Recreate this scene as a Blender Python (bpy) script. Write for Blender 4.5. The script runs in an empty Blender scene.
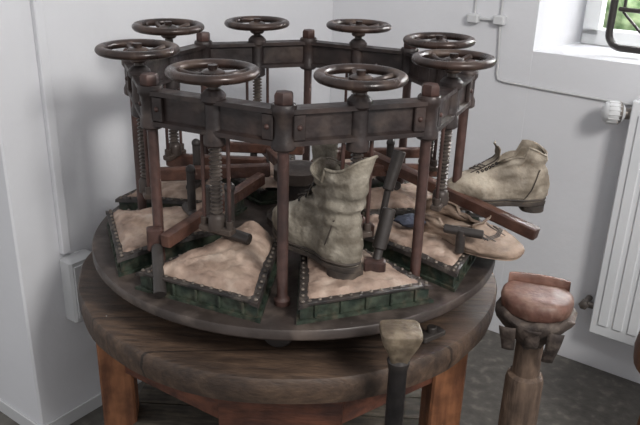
import bpy, bmesh, math, random
from mathutils import Vector, Matrix, Euler, noise
random.seed(4)
T=0.80
scene=bpy.context.scene
try: scene.view_settings.view_transform='Standard'
except Exception: pass

# ---------------------------------------------------------------- materials
def lin(c):
    o=[]
    for v in c[:3]:
        v/=255.; o.append(v/12.92 if v<=.04045 else ((v+.055)/1.055)**2.4)
    return (*o,1)
def mat(name,c1,c2,scale=8,rough=.6,metal=0,bump=.2,stretch=(1,1,1),c3=None,detail=6,lo=.35,hi=.65,bscale=None,spec=.5,grime=0,wear=None,dust=None):
    m=bpy.data.materials.new(name); m.use_nodes=True
    nt=m.node_tree; N=nt.nodes; L=nt.links; b=N["Principled BSDF"]
    tc=N.new("ShaderNodeTexCoord"); mp=N.new("ShaderNodeMapping"); mp.inputs["Scale"].default_value=stretch
    L.new(tc.outputs["Object"],mp.inputs[0])
    n=N.new("ShaderNodeTexNoise"); n.inputs["Scale"].default_value=scale; n.inputs["Detail"].default_value=detail
    L.new(mp.outputs[0],n.inputs["Vector"])
    r=N.new("ShaderNodeValToRGB"); r.color_ramp.elements[0].position=lo; r.color_ramp.elements[1].position=hi
    r.color_ramp.elements[0].color=lin(c1); r.color_ramp.elements[1].color=lin(c2)
    if c3: e=r.color_ramp.elements.new((lo+hi)/2+.06); e.color=lin(c3)
    L.new(n.outputs["Fac"],r.inputs[0]); col=r.outputs[0]
    def mix(a,bcol,fac,mode):
        x=N.new("ShaderNodeMix"); x.data_type='RGBA'; x.blend_type=mode
        L.new(a,x.inputs[6])
        if isinstance(bcol,tuple): x.inputs[7].default_value=bcol
        else: L.new(bcol,x.inputs[7])
        if isinstance(fac,(int,float)): x.inputs[0].default_value=fac
        else: L.new(fac,x.inputs[0])
        return x.outputs[2]
    def nramp(sc,p0,p1,c0,c1,det=5):
        q=N.new("ShaderNodeTexNoise"); q.inputs["Scale"].default_value=sc; q.inputs["Detail"].default_value=det; L.new(tc.outputs["Object"],q.inputs["Vector"])
        w=N.new("ShaderNodeValToRGB"); w.color_ramp.elements[0].position=p0; w.color_ramp.elements[1].position=p1
        w.color_ramp.elements[0].color=c0; w.color_ramp.elements[1].color=c1; L.new(q.outputs["Fac"],w.inputs[0]); return w.outputs[0]
    if grime: col=mix(col,nramp(scale*2.3,.38,.58,(.42,.38,.34,1),(1,1,1,1)),grime,'MULTIPLY')
    if wear:
        g=N.new("ShaderNodeNewGeometry"); w=N.new("ShaderNodeValToRGB"); w.color_ramp.elements[0].position=.52; w.color_ramp.elements[1].position=.62
        w.color_ramp.elements[0].color=(0,0,0,1); w.color_ramp.elements[1].color=(.75,.75,.75,1); L.new(g.outputs["Pointiness"],w.inputs[0])
        col=mix(col,lin(wear),w.outputs[0],'MIX')
    if dust:
        col=mix(col,lin(dust),nramp(scale*1.3+5,.52,.72,(0,0,0,1),(.6,.6,.6,1),8),'MIX')
    L.new(col,b.inputs["Base Color"])
    if isinstance(rough,tuple):
        L.new(nramp(scale*1.7,.35,.65,(rough[0],)*3+(1,),(rough[1],)*3+(1,)),b.inputs["Roughness"])
    else: b.inputs["Roughness"].default_value=rough
    b.inputs["Metallic"].default_value=metal
    b.inputs["Specular IOR Level"].default_value=spec
    if bump:
        n2=N.new("ShaderNodeTexNoise"); n2.inputs["Scale"].default_value=bscale or scale*4; n2.inputs["Detail"].default_value=4
        L.new(mp.outputs[0],n2.inputs["Vector"])
        bp=N.new("ShaderNodeBump"); bp.inputs["Strength"].default_value=bump; bp.inputs["Distance"].default_value=.01
        L.new(n2.outputs["Fac"],bp.inputs["Height"]); L.new(bp.outputs[0],b.inputs["Normal"])
    return m
M={}
M['wall']=mat("painted_plaster",(210,210,213),(219,219,222),1.5,.85,0,.12,bscale=30)
M['floor']=mat("stone_floor",(84,80,75),(120,115,107),26,.5,0,.15,c3=(99,95,89),detail=10)
M['iron']=mat("dark_iron",(34,29,28),(60,49,45),14,(.35,.6),.3,.15,grime=.5,wear=(92,80,72))
M['screw']=mat("threaded_steel",(58,52,49),(108,98,91),30,.4,.45,.1)
M['ring']=mat("ring_iron",(42,36,36),(66,53,49),10,(.35,.58),.2,.25,c3=(54,44,42),grime=.5,dust=(88,75,68))
M['wheel']=mat("wheel_iron",(36,28,26),(68,51,44),12,(.22,.48),.2,.15,grime=.4,dust=(98,82,71))
M['post']=mat("post_rust",(54,38,35),(84,58,51),20,(.38,.62),.1,.2,stretch=(1,1,.3),grime=.5)
M['steel']=mat("worn_steel",(92,86,82),(140,132,124),30,.35,.6,.1)
M['disc']=mat("turntable_iron",(54,46,43),(88,77,71),7,(.35,.6),.1,.2,detail=9,c3=(68,59,55),grime=.6,dust=(108,96,88))
M['green']=mat("green_paint",(36,48,40),(72,80,66),22,(.4,.7),.05,.2,grime=.8,dust=(96,84,70))
M['strip']=mat("black_leather_strip",(34,31,30),(60,52,48),25,(.4,.65),.05,.2,dust=(92,84,76))
M['rivet']=mat("rivet_metal",(64,58,54),(124,114,104),40,.35,.5,0)
M['pink']=mat("pink_leather",(122,100,87),(182,160,144),9,(.55,.8),0,.45,c3=(164,141,126),grime=.65,dust=(196,180,166),bscale=45)
M['bar']=mat("bar_wood",(66,43,36),(98,66,53),16,(.4,.7),0,.25,grime=.5)
M['leg']=mat("leg_wood",(100,61,40),(146,96,64),9,.6,0,.25,stretch=(4,4,.6),grime=.6)
M['beam']=mat("beam_wood",(72,44,36),(112,68,50),9,.6,0,.25,stretch=(1,3,4),grime=.6)
M['shelf']=mat("shelf_wood",(56,50,44),(92,84,72),12,.7,0,.25,stretch=(1,6,4),grime=.5)
M['boot']=mat("grey_boot_leather",(108,101,90),(172,163,148),10,(.6,.9),0,.65,c3=(143,135,121),grime=.7,dust=(190,182,168),bscale=55)
M['boot2']=mat("beige_boot_leather",(122,112,99),(178,166,149),10,(.55,.85),0,.5,grime=.6,dust=(196,186,171),bscale=50)
M['sole']=mat("boot_sole",(42,36,33),(76,66,58),20,.7,0,.25,dust=(96,86,77))
M['tan']=mat("tan_leather",(108,90,77),(164,142,125),10,(.6,.85),0,.5,grime=.6,dust=(182,166,150))
M['blue']=mat("blue_lining",(42,46,60),(68,72,86),20,.9,0,.3)
M['eye']=mat("eyelet_dark",(34,32,32),(60,56,54),30,.5,.4,0)
M['white']=mat("white_enamel",(214,216,218),(222,223,225),3,.35,0,0)
M['plastic']=mat("grey_plastic",(192,193,194),(205,205,206),3,.45,0,0)
M['redl']=mat("red_leather",(88,58,49),(126,90,77),14,(.35,.6),0,.25,grime=.5,dust=(146,120,106))
M['wrap']=mat("dark_wrap",(44,36,33),(78,66,59),24,.75,0,.35,dust=(110,98,88))
M['grayw']=mat("grey_wood",(72,57,47),(110,90,75),14,.7,0,.3,stretch=(3,3,.5),grime=.5)
M['black']=mat("black_iron",(24,22,23),(44,40,40),20,(.3,.55),.3,.1,wear=(80,74,70))
M['pale']=mat("pale_worn_head",(88,76,63),(134,120,101),22,(.4,.7),.1,.25,grime=.6)
M['hedge']=mat("foliage",(96,124,80),(178,196,150),14,.8,0,.4)
M['winframe']=mat("window_paint",(226,228,228),(234,235,235),3,.4,0,0)
M['stool']=mat("stool_wood",(84,54,38),(122,82,58),8,.6,0,.2,stretch=(1,4,1),grime=.4)
M['cable']=mat("white_cable",(182,182,182),(194,194,194),4,.5,0,0)
def plank_mat():
    m=bpy.data.materials.new("weathered_planks"); m.use_nodes=True
    nt=m.node_tree;N=nt.nodes;L=nt.links;b=N["Principled BSDF"]
    tc=N.new("ShaderNodeTexCoord")
    mp=N.new("ShaderNodeMapping"); mp.inputs["Rotation"].default_value=(0,0,math.radians(-8)); mp.inputs["Scale"].default_value=(1.8,11,5)
    L.new(tc.outputs["Object"],mp.inputs[0])
    n=N.new("ShaderNodeTexNoise"); n.inputs["Scale"].default_value=5.5; n.inputs["Detail"].default_value=12; n.inputs["Roughness"].default_value=.7; L.new(mp.outputs[0],n.inputs["Vector"])
    r=N.new("ShaderNodeValToRGB"); r.color_ramp.elements[0].position=.3; r.color_ramp.elements[1].position=.75
    r.color_ramp.elements[0].color=lin((46,38,34)); r.color_ramp.elements[1].color=lin((106,88,74))
    e=r.color_ramp.elements.new(.5); e.color=lin((74,60,51))
    L.new(n.outputs["Fac"],r.inputs[0])
    n2=N.new("ShaderNodeTexNoise"); n2.inputs["Scale"].default_value=5.; n2.inputs["Detail"].default_value=8; L.new(tc.outputs["Object"],n2.inputs["Vector"])
    r2=N.new("ShaderNodeValToRGB"); r2.color_ramp.elements[0].position=.4; r2.color_ramp.elements[1].position=.62
    r2.color_ramp.elements[0].color=(.55,.52,.5,1); r2.color_ramp.elements[1].color=(1.3,1.2,1.08,1)
    L.new(n2.outputs["Fac"],r2.inputs[0])
    mx=N.new("ShaderNodeMix"); mx.data_type='RGBA'; mx.blend_type='MULTIPLY'; mx.inputs[0].default_value=.9
    L.new(r.outputs[0],mx.inputs[6]); L.new(r2.outputs[0],mx.inputs[7])
    sp=N.new("ShaderNodeSeparateXYZ"); mp2=N.new("ShaderNodeMapping"); mp2.inputs["Rotation"].default_value=(0,0,math.radians(-8)); L.new(tc.outputs["Object"],mp2.inputs[0]); L.new(mp2.outputs[0],sp.inputs[0])
    m1=N.new("ShaderNodeMath"); m1.operation='MULTIPLY'; m1.inputs[1].default_value=6.5; L.new(sp.outputs["Y"],m1.inputs[0])
    m2=N.new("ShaderNodeMath"); m2.operation='FRACT'; L.new(m1.outputs[0],m2.inputs[0])
    m3=N.new("ShaderNodeMath"); m3.operation='GREATER_THAN'; m3.inputs[1].default_value=.03; L.new(m2.outputs[0],m3.inputs[0])
    m4=N.new("ShaderNodeMath"); m4.operation='MULTIPLY_ADD'; m4.inputs[1].default_value=.65; m4.inputs[2].default_value=.35; L.new(m3.outputs[0],m4.inputs[0])
    mx2=N.new("ShaderNodeMix"); mx2.data_type='RGBA'; mx2.blend_type='MULTIPLY'; mx2.inputs[0].default_value=1
    L.new(mx.outputs[2],mx2.inputs[6]); L.new(m4.outputs[0],mx2.inputs[7]); L.new(mx2.outputs[2],b.inputs["Base Color"])
    b.inputs["Roughness"].default_value=.5
    bp=N.new("ShaderNodeBump"); bp.inputs["Strength"].default_value=.45; bp.inputs["Distance"].default_value=.01
    L.new(n.outputs["Fac"],bp.inputs["Height"]); L.new(bp.outputs[0],b.inputs["Normal"])
    return m
M['plank']=plank_mat()
def glass():
    m=bpy.data.materials.new("window_glass"); m.use_nodes=True; b=m.node_tree.nodes["Principled BSDF"]
    b.inputs["Transmission Weight"].default_value=1; b.inputs["Roughness"].default_value=0; b.inputs["IOR"].default_value=1.02
    return m
M['glass']=glass()

# ---------------------------------------------------------------- geometry helpers
def frame(d):
    d=Vector(d).normalized(); a=Vector((0,0,1)) if abs(d.z)<.95 else Vector((1,0,0))
    x=d.cross(a).normalized(); y=d.cross(x).normalized(); return x,y,d
class B:
    def __init__(s): s.bm=bmesh.new()
    def loft(s,rings,cap=True,closed=True):
        vs=[[s.bm.verts.new(p) for p in r] for r in rings]
        n=len(rings[0])
        for a,b in zip(vs[:-1],vs[1:]):
            for i in range(n if closed else n-1):
                j=(i+1)%n
                try: s.bm.faces.new((a[i],a[j],b[j],b[i]))
                except ValueError: pass
        if cap:
            for r in (vs[0],vs[-1]):
                try: s.bm.faces.new(r)
                except ValueError: pass
        return vs
    def lathe(s,p,d,prof,seg=20,cap=True):
        p=Vector(p); x,y,z=frame(d)
        rings=[[p+z*h+(x*math.cos(2*math.pi*i/seg)+y*math.sin(2*math.pi*i/seg))*max(r,1e-5) for i in range(seg)] for r,h in prof]
        s.loft(rings,cap)
    def cyl(s,a,b,r,r2=None,seg=16):
        a=Vector(a);b=Vector(b); L=(b-a).length; r2=r if r2 is None else r2
        c=min(.12*L,.15*r,.004)
        s.lathe(a,b-a,[(r-c,0),(r,c),(r2,L-c),(r2-c,L)],seg)
    def box(s,c,size,R=None,bev=.003):
        c=Vector(c); R=R or Matrix.Identity(3); hx,hy,hz=[v/2 for v in size]; b=min(bev,hx*.4,hy*.4,hz*.4)
        def ring(z,ins):
            X,Y=hx-ins,hy-ins; q=b
            P=[(X-q,-Y),(X,-Y+q),(X,Y-q),(X-q,Y),(-X+q,Y),(-X,Y-q),(-X,-Y+q),(-X+q,-Y)]
            return [c+R@Vector((u,v,z)) for u,v in P]
        s.loft([ring(-hz,b),ring(-hz+b,0),ring(hz-b,0),ring(hz,b)])
    def bar(s,a,b,w,h,bev=.003):
        a=Vector(a);b=Vector(b);d=(b-a); L=d.length; x=d.normalized(); z=Vector((0,0,1)); y=z.cross(x).normalized(); z=x.cross(y)
        R=Matrix((x,y,z)).transposed(); s.box((a+b)/2,(L,w,h),R,bev)
    def torus(s,c,R,r,seg=48,s2=12,axis=(0,0,1),sq=1):
        x,y,z=frame(axis); c=Vector(c); rings=[]
        for i in range(seg+1):
            t=2*math.pi*i/seg; o=x*math.cos(t)+y*math.sin(t)
            rings.append([c+o*(R+r*math.cos(2*math.pi*k/s2))+z*(r*sq*math.sin(2*math.pi*k/s2)) for k in range(s2)])
        s.loft(rings,False)
    def ball(s,c,r,seg=12,sc=(1,1,1),dome=False):
        c=Vector(c); n=7; rings=[]
        for i in range(n+1):
            a=(0 if dome else -math.pi/2)+ (math.pi/2 if dome else math.pi)*i/n
            rr=max(math.cos(a),1e-3)*r; rings.append([c+Vector((rr*math.cos(2*math.pi*k/seg)*sc[0],rr*math.sin(2*math.pi*k/seg)*sc[1],r*math.sin(a)*sc[2])) for k in range(seg)])
        s.loft(rings)
    def tube(s,pts,r,seg=10,flat=1):
        pts=[Vector(p) for p in pts]; rings=[]; n=len(pts); px=None
        for i,p in enumerate(pts):
            d=(pts[min(i+1,n-1)]-pts[max(i-1,0)]).normalized()
            if px is None: x,y,_=frame(d)
            else:
                x=(px-d*px.dot(d)).normalized(); y=d.cross(x)
            px=x; rr=r[i] if isinstance(r,(list,tuple)) else r
            rings.append([p+(x*math.cos(2*math.pi*k/seg)+y*math.sin(2*math.pi*k/seg)*flat)*rr for k in range(seg)])
        s.loft(rings)
    def prism(s,poly,z0,z1):
        s.loft([[Vector((x,y,z0)) for x,y in poly],[Vector((x,y,z1)) for x,y in poly]])
    def obj(s,name,m,parent=None,loc=(0,0,0),rot=0,ang=38,weld=True):
        bm=s.bm
        if weld: bmesh.ops.remove_doubles(bm,verts=bm.verts,dist=1e-5)
        bmesh.ops.recalc_face_normals(bm,faces=bm.faces)
        for f in bm.faces: f.smooth=True
        for e in bm.edges:
            if len(e.link_faces)==2 and e.calc_face_angle(0)>math.radians(ang): e.smooth=False
        me=bpy.data.meshes.new(name); bm.to_mesh(me); bm.free(); me.materials.append(M[m])
        return inst(name,me,parent,loc,rot)
def inst(name,me,parent=None,loc=(0,0,0),rot=0):
    o=bpy.data.objects.new(name,me); scene.collection.objects.link(o)
    o.location=loc; o.rotation_euler=(0,0,rot) if not isinstance(rot,(tuple,Euler)) else rot
    if parent: o.parent=parent
    return o
def empty(name,loc=(0,0,0),rot=0):
    o=bpy.data.objects.new(name,None); scene.collection.objects.link(o); o.location=loc; o.rotation_euler=(0,0,rot); o.empty_display_size=.05; return o

# ---------------------------------------------------------------- room
K=Vector((.033,1.318,0)); phi=math.atan2(-.545,.839)
def room(name): return empty(name,K,phi)
WH=2.6
b=B(); th=.40
u0,u1,z0,z1=.892,2.0,1.18,2.2
b.box((u0/2+.0005,th/2,WH/2),(u0,th,WH),bev=.001)
b.box(((u0+u1)/2,th/2,z0/2),(u1-u0,th,z0),bev=.001)
b.box(((u0+u1)/2,th/2,(z1+WH)/2),(u1-u0,th,WH-z1),bev=.001)
b.box(((u1+3.2)/2,th/2,WH/2),(3.2-u1,th,WH),bev=.001)
b.prism([(u0-.001,0.001),(u0+.07,th),(u0-.001,th)],z0,z1)
b.obj("wall_right",'wall',None,K,phi,weld=False)
LV=1.565
b=B(); b.box((-1.0,(.4-LV)/2,WH/2),(2.0,LV+.4,WH),bev=.006)
b.obj("wall_left",'wall',None,K,phi)
b=B(); b.box((0.8,-1.8,-.03),(6.5,5.5,.06)); b.obj("floor",'floor',None,K,phi)
b=B(); b.box((.004,-LV/2,.025),(.008,LV-.01,.05),bev=.002); b.box((-1.0,-LV-.004,.025),(2.0,.008,.05),bev=.002)
b.obj("baseboard_left",'plastic',None,K,phi)
w=room("window_1")
b=B()
uu0,uu1=u0+.07,u1; fy=th-.06
for (c,s) in [(((uu0+uu1)/2,fy,z0+.03),(uu1-uu0,.06,.06)),(((uu0+uu1)/2,fy,z1-.03),(uu1-uu0,.06,.06)),((uu0+.03,fy,(z0+z1)/2),(.06,.06,z1-z0-.001)),((uu1-.03,fy,(z0+z1)/2),(.06,.06,z1-z0-.001)),(((uu0+uu1)/2,fy,(z0+z1)/2),(.05,.05,z1-z0-.001))]:
    b.box(c,s)
b.obj("frame",'winframe',w)
b=B(); b.box(((uu0+uu1)/2,fy,(z0+z1)/2),(uu1-uu0-.1,.004,z1-z0-.1)); b.obj("pane",'glass',w)
b=B(); pts=[]
uc,vc=1.115,.12; zb=z0+.028; r=.05
pts+=[(uc,vc,z0+.7),(uc,vc,zb+r+.1)]
for i in range(9):
    a=math.pi+ (math.pi/2)*i/8; pts.append((uc+r+r*math.cos(a),vc,zb+r+r*math.sin(a)))
pts+=[(uc+.3,vc,zb),(uc+.55,vc,zb)]
b.tube(pts,.013)
b.box((uc+.3,vc,zb-.018),(.03,.03,.03))
b.cyl((uc+.02,vc,z0+.16),(uc+.10,vc-.02,z0+.16),.008)
b.tube([(uc+.03,vc+.01,zb+.7),(uc+.035,vc+.01,zb+.12),(uc+.10,vc+.01,zb+.06),(uc+.5,vc+.01,zb+.055)],.006)
b.obj("iron_casement",'black',w)
b=B(); 
for i in range(60):
    b.ball((.3+2.6*random.random(),1.9+.8*random.random(),.9+1.5*random.random()),.18+.12*random.random(),8)
b.obj("garden_hedge",'hedge',None,K,phi)

c=room("wall_cable")
b=B()
b.tube([(.653,-.006,1.6),(.653,-.006,1.29)],.004); b.tube([(.755,-.006,1.9),(.757,-.006,1.29)],.004)
b.tube([(.757,-.006,1.26),(.765,-.006,1.15),(.768,-.006,1.08),(.775,-.006,1.06),(.80,-.006,1.055),(.95,-.006,1.05),(1.2,-.006,1.045),(1.3,-.006,1.044)],.0045)
b.obj("cable_run",'cable',c)
b=B(); b.box((.653,-.014,1.273),(.045,.028,.035),bev=.005); b.box((.757,-.014,1.276),(.045,.028,.035),bev=.005); b.box((.705,-.008,1.275),(.07,.012,.01)); b.obj("junction_boxes",'plastic',c)
c=room("wall_conduit")
b=B(); b.box((.010,-1.412,(WH+.62)/2),(.02,.03,WH-.62)); b.obj("conduit",'wall',c)
b=B(); b.box((.03,-1.385,.50),(.06,.10,.22),bev=.008); b.box((.062,-1.385,.50),(.006,.078,.18),bev=.003); b.obj("outlet_box",'plastic',c)

# radiator
rd=room("radiator")
b=B(); rz0,rz1=.20,1.08; ru0=1.285; ru1=2.6
b.box(((ru0+ru1)/2,-.09,(rz0+rz1)/2),(ru1-ru0,.02,rz1-rz0),bev=.008)
b.box(((ru0+ru1)/2,-.035,(rz0+rz1)/2),(ru1-ru0,.02,rz1-rz0),bev=.008)
b.box(((ru0+ru1)/2,-.062,rz1-.01),(ru1-ru0-.004,.06,.014),bev=.004)
b.box((ru0+.004,-.062,(rz0+rz1)/2),(.006,.055,rz1-rz0-.02))
for i in range(24):
    u=ru0+.045+i*.052
    b.box((u,-.101,(rz0+rz1)/2),(.034,.012,rz1-rz0-.09),bev=.0055)
for u in (ru0+.25,ru1-.25):
    for z in (rz0+.1,rz1-.1): b.box((u,-.0135,z),(.03,.025,.06))
for u in (ru1-.08,ru1-.16): b.cyl((u,-.062,0),(u,-.062,rz0+.02),.011)
b.obj("panel",'white',rd)
kd=(-1,-.45,.02); kp=Vector((ru0-.008,-.06,1.025))
b=B()
b.lathe(kp,kd,[(.012,0),(.018,.004),(.018,.018),(.028,.024),(.037,.034),(.040,.05),(.039,.07),(.032,.084),(.016,.092),(.0,.093)],24)
b.obj("thermostat_knob",'plastic',rd)
b=B()
x,y,z=frame(kd)
for i in range(16):
    a=2*math.pi*i/16; o=x*math.cos(a)+y*math.sin(a)
    b.cyl(kp+z*.036+o*.037,kp+z*.074+o*.0375,.0035,seg=6)
b.obj("knob_ribs",'cable',rd)
b=B(); b.lathe(kp,kd,[(.034,.030),(.0395,.036),(.0405,.040),(.0375,.034)],24,cap=False); b.cyl(kp,kp+z*.02,.0195); b.obj("knob_ring",'steel',rd)
b=B(); b.cyl((ru0+.01,-.06,.29),(ru0-.04,-.06,.29),.012); b.cyl((ru0-.04,-.06,.29),(ru0-.04,-.001,.29),.012)
b.lathe((ru0-.04,-.05,.29),(0,-1,0),[(.014,0),(.018,.005),(.018,.03),(.012,.034)],6)
b.obj("return_valve",'steel',rd)

st=empty("wooden_stool",(1.185,.0,0))
b=B(); b.lathe((0,0,.385),(0,0,1),[(.14,0),(.17,.012),(.175,.06),(.168,.11),(.14,.125),(.0,.125)],32); b.obj("seat",'stool',st)
b=B()
for i in range(3):
    a=i*2*math.pi/3+.2; b.cyl((.09*math.cos(a),.09*math.sin(a),.41),(.12*math.cos(a),.12*math.sin(a),0),.02,.016)
b.obj("legs",'stool',st)

# ---------------------------------------------------------------- lower round workbench
tb=empty("round_workbench",(-.016,0,0))
zt=T-.103; rl=.579
b=B(); rings=[]
seg=160
def wob(i,k): return 1+.008*noise.noise(Vector((math.cos(2*math.pi*i/seg)*5,math.sin(2*math.pi*i/seg)*5,k)))
for r,z in [(rl-.02,zt-.070),(rl-.003,zt-.067),(rl+.002,zt-.04),(rl+.001,zt-.010),(rl-.004,zt-.002),(rl-.012,zt)]:
    rings.append([Vector((r*wob(i,z*20)*math.cos(2*math.pi*i/seg),r*wob(i,z*20)*math.sin(2*math.pi*i/seg),z)) for i in range(seg)])
b.loft(rings); b.obj("top",'plank',tb)
legs=[(-.46,-.19),(.44,-.19),(.36,.33),(-.34,.34)]
zl=zt-.069
b=B()
for x,y in legs: b.box((x,y,zl/2),(.09,.09,zl),Matrix.Rotation(math.radians(12),3,'Z'),.006)
b.obj("legs",'leg',tb)
b=B()
for i in range(1,4):
    a=Vector((*legs[i],0)); c_=Vector((*legs[(i+1)%4],0))
    b.bar(a+Vector((0,0,.565)),c_+Vector((0,0,.565)),.03,.10)
    b.bar(a+Vector((0,0,.22)),c_+Vector((0,0,.22)),.03,.06)
b.bar((-.44,-.2,.50),(-.10,-.40,.50),.035,.12); b.bar((.42,-.2,.52),(.12,-.42,.50),.035,.10); b.bar((-.13,-.41,.505),(.17,-.42,.505),.05,.13)
b.bar((-.5,0.05,.595),(.5,.05,.595),.09,.06)
b.obj("apron_beams",'beam',tb)
b=B()
for i in range(6):
    y=-.18+i*.10; b.box((0.0,y,.262),(.88,.094,.025),bev=.003)
b.obj("shelf",'shelf',tb)
b=B(); b.box((.37,-.375,zt+.008),(.07,.03,.016),Matrix.Rotation(.7,3,'Z')); b.cyl((.37,-.375,zt),(.37,-.375,zt+.03),.012); b.obj("stop_catch",'black',tb)

# ---------------------------------------------------------------- press machine
pr=empty("shoe_press",(0,0,T))
b=B()
b.lathe((0,0,0),(0,0,1),[(0,-.028),(.53,-.028),(.546,-.026),(.55,-.021),(.55,-.004),(.547,0),(.38,0),(.376,-.002),(.0,-.002)],128,cap=False)
b.obj("turntable",'disc',pr)
b=B(); b.lathe((0,0,-.103),(0,0,1),[(.3,0),(.3,.015),(.2,.02),(.2,.06),(.34,.066),(.34,.076)],48)
for i in range(8):
    a=i*math.pi/4; b.cyl((.42*math.cos(a),.42*math.sin(a),-.066),(.46*math.cos(a),.46*math.sin(a),-.066),.036,seg=20)
b.obj("bearing",'black',pr)
rot=math.radians(.83); Rc=.433; Rw=.402
def pol(r,adeg,z=0): a=math.radians(adeg)+rot; return Vector((r*math.sin(a),-r*math.cos(a),z))
b=B(); A=.400; zt0,zt1=.372,.450
prof=[(-.017,zt0),(.020,zt0),(.020,zt0+.010),(.008,zt0+.014),(.008,zt1-.014),(.022,zt1-.010),(.022,zt1),(-.020,zt1),(-.020,zt1-.01),(-.006,zt1-.014),(-.006,zt0+.014),(-.017,zt0+.01)]
rings=[]
for k in range(9):
    rings.append([pol((A+dx)/math.cos(math.pi/8),45*k,z) for dx,z in prof])
b.loft(rings,False); b.obj("octagonal_ring",'ring',pr,ang=25)
b=B()
for k in range(8):
    p=pol(Rc,45*k); b.lathe(p,(0,0,1),[(.022,.362),(.026,.366),(.026,.380),(.021,.392),(.021,.432),(.027,.442),(.027,.455),(.024,.459),(.0,.459)],20)
    p=pol(Rw,45*k-22.5); b.lathe(p,(0,0,1),[(.020,.346),(.025,.350),(.025,.366),(.020,.380),(.020,.438),(.027,.446),(.027,.458),(.020,.466),(.014,.470)],20)
    for s in (-1,1):
        q=pol(.4365,45*k+s*4.2); b.box(q+Vector((0,0,.411)),(.010,.026,.056),Matrix.Rotation(math.radians(45*k+s*22.5),3,'Z')@Matrix.Rotation(math.pi/2,3,'Z'))
b.obj("ring_bosses",'ring',pr)
b=B()
for k in range(8):
    p=pol(Rc,45*k)
    b.lathe(p,(0,0,1),[(.020,.459),(.021,.461),(.021,.478),(.018,.483),(.009,.484),(.0,.484)],6)
    for s in (-1,1):
        q=pol(.4405,45*k+s*4.4,.411); b.ball(q,.006,8)
b.obj("nuts",'post',pr)
b=B()
for k in range(8):
    p=pol(Rc,45*k); b.lathe(p,(0,0,1),[(.019,0),(.019,.012),(.0145,.016),(.0125,.02),(.0125,.366)],16)
b.obj("posts",'post',pr)
b=B(); b.torus((0,0,0),.0860,.0125,56,14,sq=.82)
b.lathe((0,0,-.03),(0,0,1),[(.017,0),(.021,.004),(.021,.014),(.025,.018),(.025,.03),(.018,.034),(.010,.035),(.010,.044),(0,.045)],20)
for i in range(5):
    a=i*2*math.pi/5
    P=[]
    for t in [0,.25,.5,.75,1]:
        r=.018+t*.066; aa=a+.12*math.sin(t*math.pi); P.append((r*math.cos(aa),r*math.sin(aa),-.010+.010*t*t))
    b.tube(P,[.0105,.0082,.0074,.0078,.010],8,.75)
b.obj("wheel_tmp",'wheel'); wm=bpy.data.objects["wheel_tmp"].data; bpy.data.objects.remove(bpy.data.objects["wheel_tmp"])
b=B(); prof=[]
z=.19
while z<.345:
    prof+=[(.0095,z),(.0145,z+.0025),(.0145,z+.0045),(.0095,z+.0070)]; z+=.0095
prof=[(.010,.165)]+prof+[(.011,.35),(.011,.49)]
b.lathe((0,0,0),(0,0,1),prof,14); b.obj("screw_tmp",'screw'); sm=bpy.data.objects["screw_tmp"].data; bpy.data.objects.remove(bpy.data.objects["screw_tmp"])
for k in range(8):
    p=pol(Rw,45*k-22.5)
    dz=[0,0,.004,0,0.002,0,.012,0.002][k]
    o=inst("handwheel",wm,pr,p+Vector((0,0,.506+dz)),(random.uniform(-.02,.02),random.uniform(-.02,.02),random.random()*6))
    inst("screw",sm,pr,p)
b=B(); g=B()
for k in range(8):
    a=45*k-22.5; p=pol(Rw,a); R=Matrix.Rotation(math.radians(a)+rot,3,'Z')
    b.lathe(p,(0,0,1),[(.014,.145),(.02,.15),(.02,.178),(.017,.184),(.012,.188)],18)
    b.box(p+Vector((0,0,.150)),(.085,.026,.016),R,.004)
    q=R@Vector((.033,0,0))
    for s in (-1,1):
        b.cyl(p+q*s+Vector((0,0,.145)),p+q*s+Vector((0,0,.175)),.009)
        g.cyl(p+q*s+Vector((0,0,.15)),p+q*s+Vector((0,0,.375)),.0045,seg=8)
b.obj("press_feet",'iron',pr); g.obj("guide_rods",'post',pr)

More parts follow.
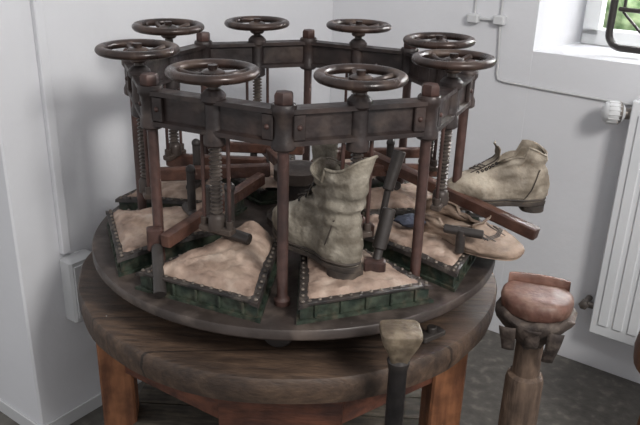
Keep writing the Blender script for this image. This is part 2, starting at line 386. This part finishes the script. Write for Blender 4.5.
# --- sole pads
yi,yo,wi,wo=.19,.50,.055,.165
def hw(y,ins=0): return wi+(wo-wi)*(y-yi)/(yo-yi)-ins
def padmesh(seed,hh,tilt):
    base=B(); base.prism([(-hw(yi),-yi),(hw(yi),-yi),(hw(yo),-yo),(-hw(yo),-yo)],.0,.008)
    base.prism([(-hw(yi,.008),-yi-.006),(hw(yi,.008),-yi-.006),(hw(yo-.008,.008),-yo+.008),(-hw(yo-.008,.008),-yo+.008)],.0085,.040)
    for i in range(5):
        x=-.12+i*.06; base.box((x,-yo+.006,.024),(.006,.008,.03))
    st=B(); ow=.024
    for s in (-1,1):
        n=10; rr=[]
        for j in range(n+1):
            y=yi+(yo-yi)*j/n; e=hw(y,.003)*s; bulge=.006*math.sin(math.pi*j/n)
            rr.append([Vector((xx,-y,zz+bulge)) for xx,zz in [(e,.036),(e-s*ow,.040),(e-s*ow,.048),(e-s*.003,.045)]])
        st.loft(rr)
    st.box((0,-yo+.012,.044),(2*wo-.05,.022,.0072),bev=.002)
    rv=B(); n=13
    for i in range(n):
        t=(i+.5)/n; y=yi+(yo-yi)*t
        for s in (-1,1): rv.ball((s*(hw(y,.003)-.010),-y,.0465+.006*math.sin(math.pi*t)),.0050,8,dome=True)
    for i in range(12):
        rv.ball((-.132+i*.024,-yo+.012,.047),.0047,8,dome=True)
    le=B(); nu,nv=40,40; rows=[]
    for j in range(nv+1):
        v=j/nv; y=yi+.004+(yo-yi-.020)*v; row=[]
        for i in range(nu+1):
            u=-1+2*i/nu; x=u*(hw(y,.020))
            h=.006+hh*(1-.80*v**.8)*max(0,(1-abs(u+tilt*(1-u*u))**2.6))**.7*(math.sin(min(1,v/.12)*math.pi/2))
            h+=.006*noise.noise(Vector((x*22,y*22,seed)))+.004*noise.noise(Vector((x*60,y*60,seed)))
            h+=.003*math.sin(x*150+y*60+6*noise.noise(Vector((x*12,y*12,seed+4))))*max(0,noise.noise(Vector((x*9,y*9,seed+9)))+.25)
            h*=min(1,(1-v)/.06+.15)
            if abs(u)==1: h=0.001
            row.append(Vector((x,-y,.045+h)))
        rows.append(row)
    le.loft(rows,False,closed=False)
    return base,st,rv,le
sets=[]
for v,(hh,tl) in enumerate([(.055,.25),(.028,0),(.045,-.2)]):
    tmp=[]
    for bb,nm,mt in zip(padmesh(v*3+1,hh,tl),["pad_base","pad_strips","pad_rivets","pad_leather"],["green","strip","rivet","pink"]):
        o=bb.obj(nm,mt); tmp.append((nm,o.data)); bpy.data.objects.remove(o)
    sets.append(tmp)
for k in range(8):
    for nm,me in sets[[0,1,1,2,0,1,2,0][k]]: inst(nm,me,pr,(0,0,.0),math.radians(45*k-22.5)+rot)
b=B()
def bar(a,c,w=.026,h=.034): b.bar(a,c,w,h)
bar((-.275,-.36,.105),(-.10,.02,.135))
bar((.17,.18,.175),(.625,-.15,.078),.030,.032)
bar((.10,-.10,.13),(.20,-.26,.11))
bar((-.42,.02,.13),(-.08,.05,.15),.026,.036)
bar((-.40,.16,.13),(-.10,.10,.15),.026,.036)
bar((-.16,.38,.13),(-.05,.10,.15))
bar((.16,.38,.13),(.04,.10,.15))
bar((.40,.17,.13),(.08,.08,.15))
bar((-.30,.28,.14),(.0,.22,.16),.024,.03)
bar((.05,.25,.14),(.38,.28,.15),.024,.03)
b.obj("wooden_levers",'bar',pr)
b=B(); b.lathe((0,.05,0),(0,0,1),[(.09,0),(.09,.02),(.05,.03),(.045,.12),(.07,.13),(.07,.16),(.03,.17)],28)
b.obj("central_hub",'iron',pr)
b=B()
b.cyl((-.298,-.345,.085),(-.265,-.455,.018),.013,.015)
b.cyl((-.135,-.29,.10),(-.135,-.285,.215),.013,.011); b.ball((-.135,-.285,.217),.014)
b.cyl((-.185,-.265,.105),(-.085,-.305,.095),.014); 
b.cyl((-.20,-.235,.10),(-.20,-.235,.20),.012)
b.cyl((.215,-.345,.065),(.222,-.325,.11),.011); b.cyl((.220,-.33,.10),(.240,-.30,.190),.017,.016)
b.cyl((.245,-.07,.15),(.272,-.04,.25),.015,.017); b.cyl((.232,-.085,.06),(.245,-.07,.15),.009)
b.cyl((.42,-.24,.06),(.42,-.24,.12),.012); b.cyl((.38,-.225,.115),(.47,-.255,.115),.011)
for k in (3,4,5,6,7):
    a=45*k-22.5; q=pol(.30,a+8); 
    b.cyl(q+Vector((0,0,.09)),q+Vector((0,0,.21)),.011); b.ball(q+Vector((0,0,.212)),.013)
    e=pol(.30,a+16)-pol(.30,a); e=e.normalized()*.05
    b.cyl(q-e+Vector((0,0,.095)),q+e+Vector((0,0,.095)),.013)
b.obj("clamp_handles",'black',pr)
b=B(); b.box((-.305,-.335,.100),(.036,.03,.055),Matrix.Rotation(.3,3,'Z')); b.box((.212,-.35,.066),(.05,.035,.03)); b.obj("clamp_heads",'post',pr)

# ---------------------------------------------------------------- boots
def interp(tab,h):
    for (h0,*a),(h1,*c) in zip(tab[:-1],tab[1:]):
        if h<=h1:
            t=(h-h0)/(h1-h0); t=max(0,t); return [x+(y-x)*t for x,y in zip(a,c)]
    return list(tab[-1][1:])
def boot(name,loc,rotz,leather,S=1.,H=.25,tilt=(0,0),seed=0,sole=True,flare=0,open_front=True,squash=1.,wide=1.,e0=.105,lean=0):
    root=empty(name,loc,0); root.rotation_euler=(tilt[0],tilt[1],rotz); root.scale=(S,S*wide,S*squash)
    tab=[(0,0,.285,.040),(.02,-.006,.292,.047),(.045,-.006,.288,.048),(.06,-.003,.268,.045),(.075,.0,.235,.042),(.095,.006,.195,.039),(.12,.010,.158,.036),(.15,.010,.137,.037),(.19,.004,.130,.041),(.24,-.008,.138,.047),(.30,-.010,.14,.048)]
    b=B(); seg=48; rings=[]
    nz=int(H/.006); hs=[H*i/nz for i in range(nz+1)]
    def ring(h,ins=0):
        x0,x1,wd=interp(tab,h); x0+=ins;x1-=ins;wd-=ins; out=[]
        for i in range(seg):
            t=2*math.pi*i/seg; cx=math.cos(t); sx=math.sin(t)
            cx=math.copysign(abs(cx)**.85,cx)
            x=(x0+x1)/2+(x1-x0)/2*cx
            q=x/.28
            foot=max(0,min(1,(.10-h)/.06))
            prof=1+foot*(.10*math.exp(-((q-.68)/.2)**2)*1.6-.20*math.exp(-((q-.38)/.15)**2)-.12*math.exp(-((q-.05)/.1)**2))
            y=wd*prof*math.copysign(abs(sx)**.8,sx)
            n=noise.noise_vector(Vector((x*14+seed,y*14,h*16)))*.009*min(1,h/.03)
            n2=noise.noise_vector(Vector((x*38+seed,y*38,h*60)))*.0035*min(1,h/.03)
            cre=.0045*math.sin(h*210+x*30+4*noise.noise(Vector((x*9,y*9,seed))))*max(0,min(1,(h-.06)/.04))*max(0,1-abs(h-.125)/.08)
            cre+=.0025*math.sin(x*170+h*50)*math.exp(-((x-.20)/.04)**2)*min(1,h/.03)
            top=max(0,(h-H+.05)/.05)
            z=h+(.014*math.sin(t*2+seed)*top)+(.02*top*(1 if cx<0 else -.6))
            f=1+flare*top
            out.append(Vector((x+n.x+n2.x+cre*cx,(y*f+n.y+n2.y+cre*sx)+lean*max(0,h-.07),z+n.z*.4)))
        return out
    for h in hs: rings.append(ring(h))
    for h in reversed(hs[int(nz*.45):]): rings.append(ring(h,.004))
    b.loft(rings); b.obj("upper",leather,root,ang=60)
    s=B(); s.tube(ring(.008)+[ring(.008)[0]],.0035,6); s.obj("welt",'sole' if sole else leather,root)
    L_=lambda h: lean*max(0,h-.07)
    if sole:
        s=B(); o=[]
        for z,ex in ((-.012,.003),(-.010,.006),(-.001,.006),(.001,.003)):
            r=ring(0.0); c=Vector((.14,0,0)); o.append([Vector(((v.x-c.x)*(1+ex*7)+c.x,v.y*(1+ex*20),z)) for v in r])
        s.loft(o)
        hl=[]
        for z in (-.030,-.011):
            pp=[]
            for i in range(20):
                t=2*math.pi*i/20; pp.append(Vector((.036+.038*math.cos(t)*(1 if math.cos(t)<0 else .85),.036*math.copysign(abs(math.sin(t))**.7,math.sin(t)),z)))
            hl.append(pp)
        s.loft(hl); s.obj("sole",'sole',root)
        s=B()
        for sg in (-1,1):
            P=[]
            for i in range(12):
                t=i/11; h=.005+t*.10; x0,x1,wd=interp(tab,h); P.append((x0+(.075-.05*t),sg*(wd*(.93-.16*max(0,(.1-h)/.1))+.001)+L_(h),h))
            s.tube(P,.0016,6)
        s.obj("counter_seams",'sole',root)
    if open_front:
        s=B(); rr=[]
        for i in range(14):
            t=i/13; h=e0-.005+t*(H-e0+.035); x1=interp(tab,min(h,H))[1]
            w_=.020+.012*t; row=[]
            for j in range(9):
                u=-1+j/4; row.append(Vector((x1-.004+.014*t*t+.006*(1-u*u)+.006*noise.noise(Vector((u*2,t*5,seed))),u*w_+L_(h),h)))
            rr.append(row)
        s.loft(rr,False,closed=False); o=s.obj("tongue",leather,root)
        md=o.modifiers.new("s",'SOLIDIFY'); md.thickness=.003
        e=B(); l=B(); la=B()
        nE=6
        for i in range(nE):
            h=e0+i*(H-e0-.02)/(nE-1); x0,x1,wd=interp(tab,h)
            for sgn in (-1,1):
                e.torus((x1-.008,sgn*.027+L_(h),h),.0034,.0016,10,6,axis=(.6,sgn,0.2))
            if i<3: la.tube([(x1-.004,-.027+L_(h),h),(x1+.006,L_(h),h+.004),(x1-.004,.027+L_(h),h+.010)],.0018,6)
        e.obj("eyelets",'eye',root); la.obj("laces",'sole',root)
        for sgn in (-1,1):
            p=[]
            for i in range(10):
                h=e0-.005+i*(H-e0)/9; x1=interp(tab,h)[1]; p.append((x1+.001,sgn*.017+L_(h),h))
            l.tube(p,.0022,6)
        l.obj("facing_seams",'sole',root)
    s=B(); r=ring(H); s.tube(r+[r[0]],.0032,6); s.obj("collar",leather,root)
    return root
pz=T+.05
bt=boot("leather_work_boot",(.167,-.405,pz+.036),math.atan2(.235,-.20),'boot',1.05,.205,(0,0),1,flare=.2,wide=1.12,lean=-.10)
bt2=boot("leather_ankle_boot",(.675,.020,pz+.060),math.atan2(.0,-.24),'boot2',.92,.135,(0,0),5,e0=.085,wide=1.1)
up=boot("leather_shoe_upper",(.330,-.060,pz+.006),math.atan2(-.15,.20),'tan',1.02,.11,(0,.03),9,sole=False,squash=.48,wide=1.4,e0=.080)
b=B(); rings=[]
for i in range(12):
    t=i/11; ring=[]
    for k in range(20):
        a=2*math.pi*k/20; n=noise.noise(Vector((math.cos(a)*2,math.sin(a)*2,t*4)))*.012
        r=(.034*math.sin(math.pi*(.08+.85*t))+n); ring.append(Vector((r*math.cos(a)*1.3,r*math.sin(a),.030*t)))
    rings.append(ring)
b.loft(rings); bl=b.obj("blue_lining",'blue',None,(.310,-.125,pz+.026),.3,ang=70)
bpy.context.view_layer.update(); mw=bl.matrix_world.copy(); bl.parent=up; bl.matrix_parent_inverse=up.matrix_world.inverted()

# ---------------------------------------------------------------- foreground shoe anvil stand
sx,sy,sz=.263,-.60,.852
s1=empty("shoe_anvil_stand",(sx,sy,0))
b=B(); rings=[]
for z,a,c in [(sz-.080,.016,.016),(sz-.055,.024,.024),(sz-.030,.036,.033),(sz-.010,.042,.039),(sz-.002,.041,.038),(sz,.038,.035)]:
    pp=[]
    for i in range(32):
        t=2*math.pi*i/32; e=.4
        pp.append(Vector((a*math.copysign(abs(math.cos(t))**e,math.cos(t)),c*math.copysign(abs(math.sin(t))**e,math.sin(t)),z)))
    rings.append(pp)
b.loft(rings); b.obj("head",'pale',s1,rot=.1)
b=B(); b.lathe((0,0,0),(0,0,1),[(.10,0),(.10,.015),(.04,.03),(.022,.06),(.019,sz-.1),(.021,sz-.09),(.024,sz-.075),(.016,sz-.06)],20)
b.obj("stem",'black',s1)

# ---------------------------------------------------------------- heel stand on the right
hx,hy,hz=.590,-.36,.822
s2=empty("padded_last_stand",(hx,hy,0)); s2.rotation_euler=(0,0,-.25)
def dshape(a,c,flat=.55,n=40):
    out=[]
    for i in range(n):
        t=2*math.pi*i/n; x=a*math.cos(t); y=c*math.sin(t)
        if y>c*flat: y=c*flat
        out.append((x,y))
    return out
b=B(); rings=[]
for z,k in [(hz-.042,.86),(hz-.034,.97),(hz-.014,1.),(hz-.003,.97),(hz+.003,.88),(hz+.006,.6),(hz+.007,.2)]:
    rings.append([Vector((x*k,y*k,z)) for x,y in dshape(.082,.078)])
b.loft(rings); b.obj("leather_pad",'redl',s2,ang=50)
b=B()
rr=[]
for i in range(15):
    a=math.radians(-4+188*i/14); x=.070*math.cos(a); y=.042+.016*math.sin(a)
    rr.append([Vector((x+ox,y+oy,z)) for ox,oy,z in [(0,-.008,hz-.03),(0,-.008,hz+.010),(0,-.004,hz+.018),(0,.004,hz+.018),(0,.008,hz+.010),(0,.008,hz-.03)]])
b.loft(rr); b.obj("rim",'redl',s2)
b=B(); rings=[]
for z,k in [(hz-.125,.46),(hz-.105,.58),(hz-.082,.84),(hz-.062,1.0),(hz-.046,1.06),(hz-.038,.97)]:
    rings.append([Vector((x*k+.008*noise.noise(Vector((x*50,y*50,z*30))),y*k+.009*noise.noise(Vector((x*60,y*60,z*30+7))),z+.016*noise.noise(Vector((x*30,y*30,2))))) for x,y in dshape(.086,.080)])
b.loft(rings); b.obj("leather_wrap",'wrap',s2,ang=60)
b=B()
for (cx,ln,an) in [(-.056,.075,.25),(.050,.095,-.3),(.0,.06,.05)]:
    rr=[]
    for j in range(8):
        t=j/7; z=hz-.055-ln*t; y=-.080+.030*t+.005*math.sin(t*6+cx*50)
        rr.append([Vector((cx+an*t*.03+u*(.018-.005*t),y-(.003 if abs(u)<.9 else 0),z)) for u in (-1,-.5,0,.5,1)])
    b.loft(rr,False,closed=False)
o=b.obj("strap_tabs",'wrap',s2); md=o.modifiers.new("s",'SOLIDIFY'); md.thickness=.003
b=B(); b.lathe((0,0,0),(0,0,1),[(.11,0),(.11,.03),(.05,.04),(.047,.12),(.045,hz-.235),(.042,hz-.222),(.032,hz-.215),(.032,hz-.10)],20); b.obj("wood_post",'grayw',s2)

# ---------------------------------------------------------------- lights
world=bpy.data.worlds.new("world"); scene.world=world; world.use_nodes=True
bg=world.node_tree.nodes["Background"]; bg.inputs[0].default_value=(.975,.98,1,1); bg.inputs[1].default_value=.66
def area(name,loc,target,size,power,col=(1,1,1)):
    l=bpy.data.lights.new(name,'AREA'); l.energy=power; l.size=size; l.color=col
    o=bpy.data.objects.new(name,l); scene.collection.objects.link(o); o.location=loc
    o.rotation_euler=(Vector(target)-Vector(loc)).to_track_quat('-Z','Y').to_euler(); return o
Rz=Matrix.Rotation(phi,3,'Z')
area("window_light",K+Rz@Vector((1.5,1.0,2.3)),(.1,-.1,.9),1.0,190,(.96,.98,1))
area("room_fill",(1.5,-2.2,2.7),(.15,.1,.9),.6,64,(1,.98,.95))  # added fill lamp, high right behind the camera

# ---------------------------------------------------------------- camera
pitch,yaw,roll,f=.38736,-.0468,.02959,726.49
cp,sp=math.cos(pitch),math.sin(pitch); cy,sy_=math.cos(yaw),math.sin(yaw)
fw=Vector((sy_*cp,cy*cp,-sp)); rt=Vector((cy,-sy_,0)); upv=rt.cross(fw)
r2=rt*math.cos(roll)+upv*math.sin(roll); u2=-rt*math.sin(roll)+upv*math.cos(roll)
cam=bpy.data.cameras.new("camera"); co=bpy.data.objects.new("camera",cam); scene.collection.objects.link(co)
cam.sensor_width=36; cam.lens=f/640*36; cam.clip_start=.01
Rm=Matrix((r2,u2,-fw)).transposed().to_4x4(); co.matrix_world=Matrix.Translation((.15293,-1.86652,.81105+T))@Rm
scene.camera=co
# align the room walls with the world axes (whole scene turned together)
bpy.context.view_layer.update()
Q=Matrix.Rotation(-phi,4,'Z')
for o in list(scene.objects):
    if o.parent is None: o.matrix_world=Q@o.matrix_world
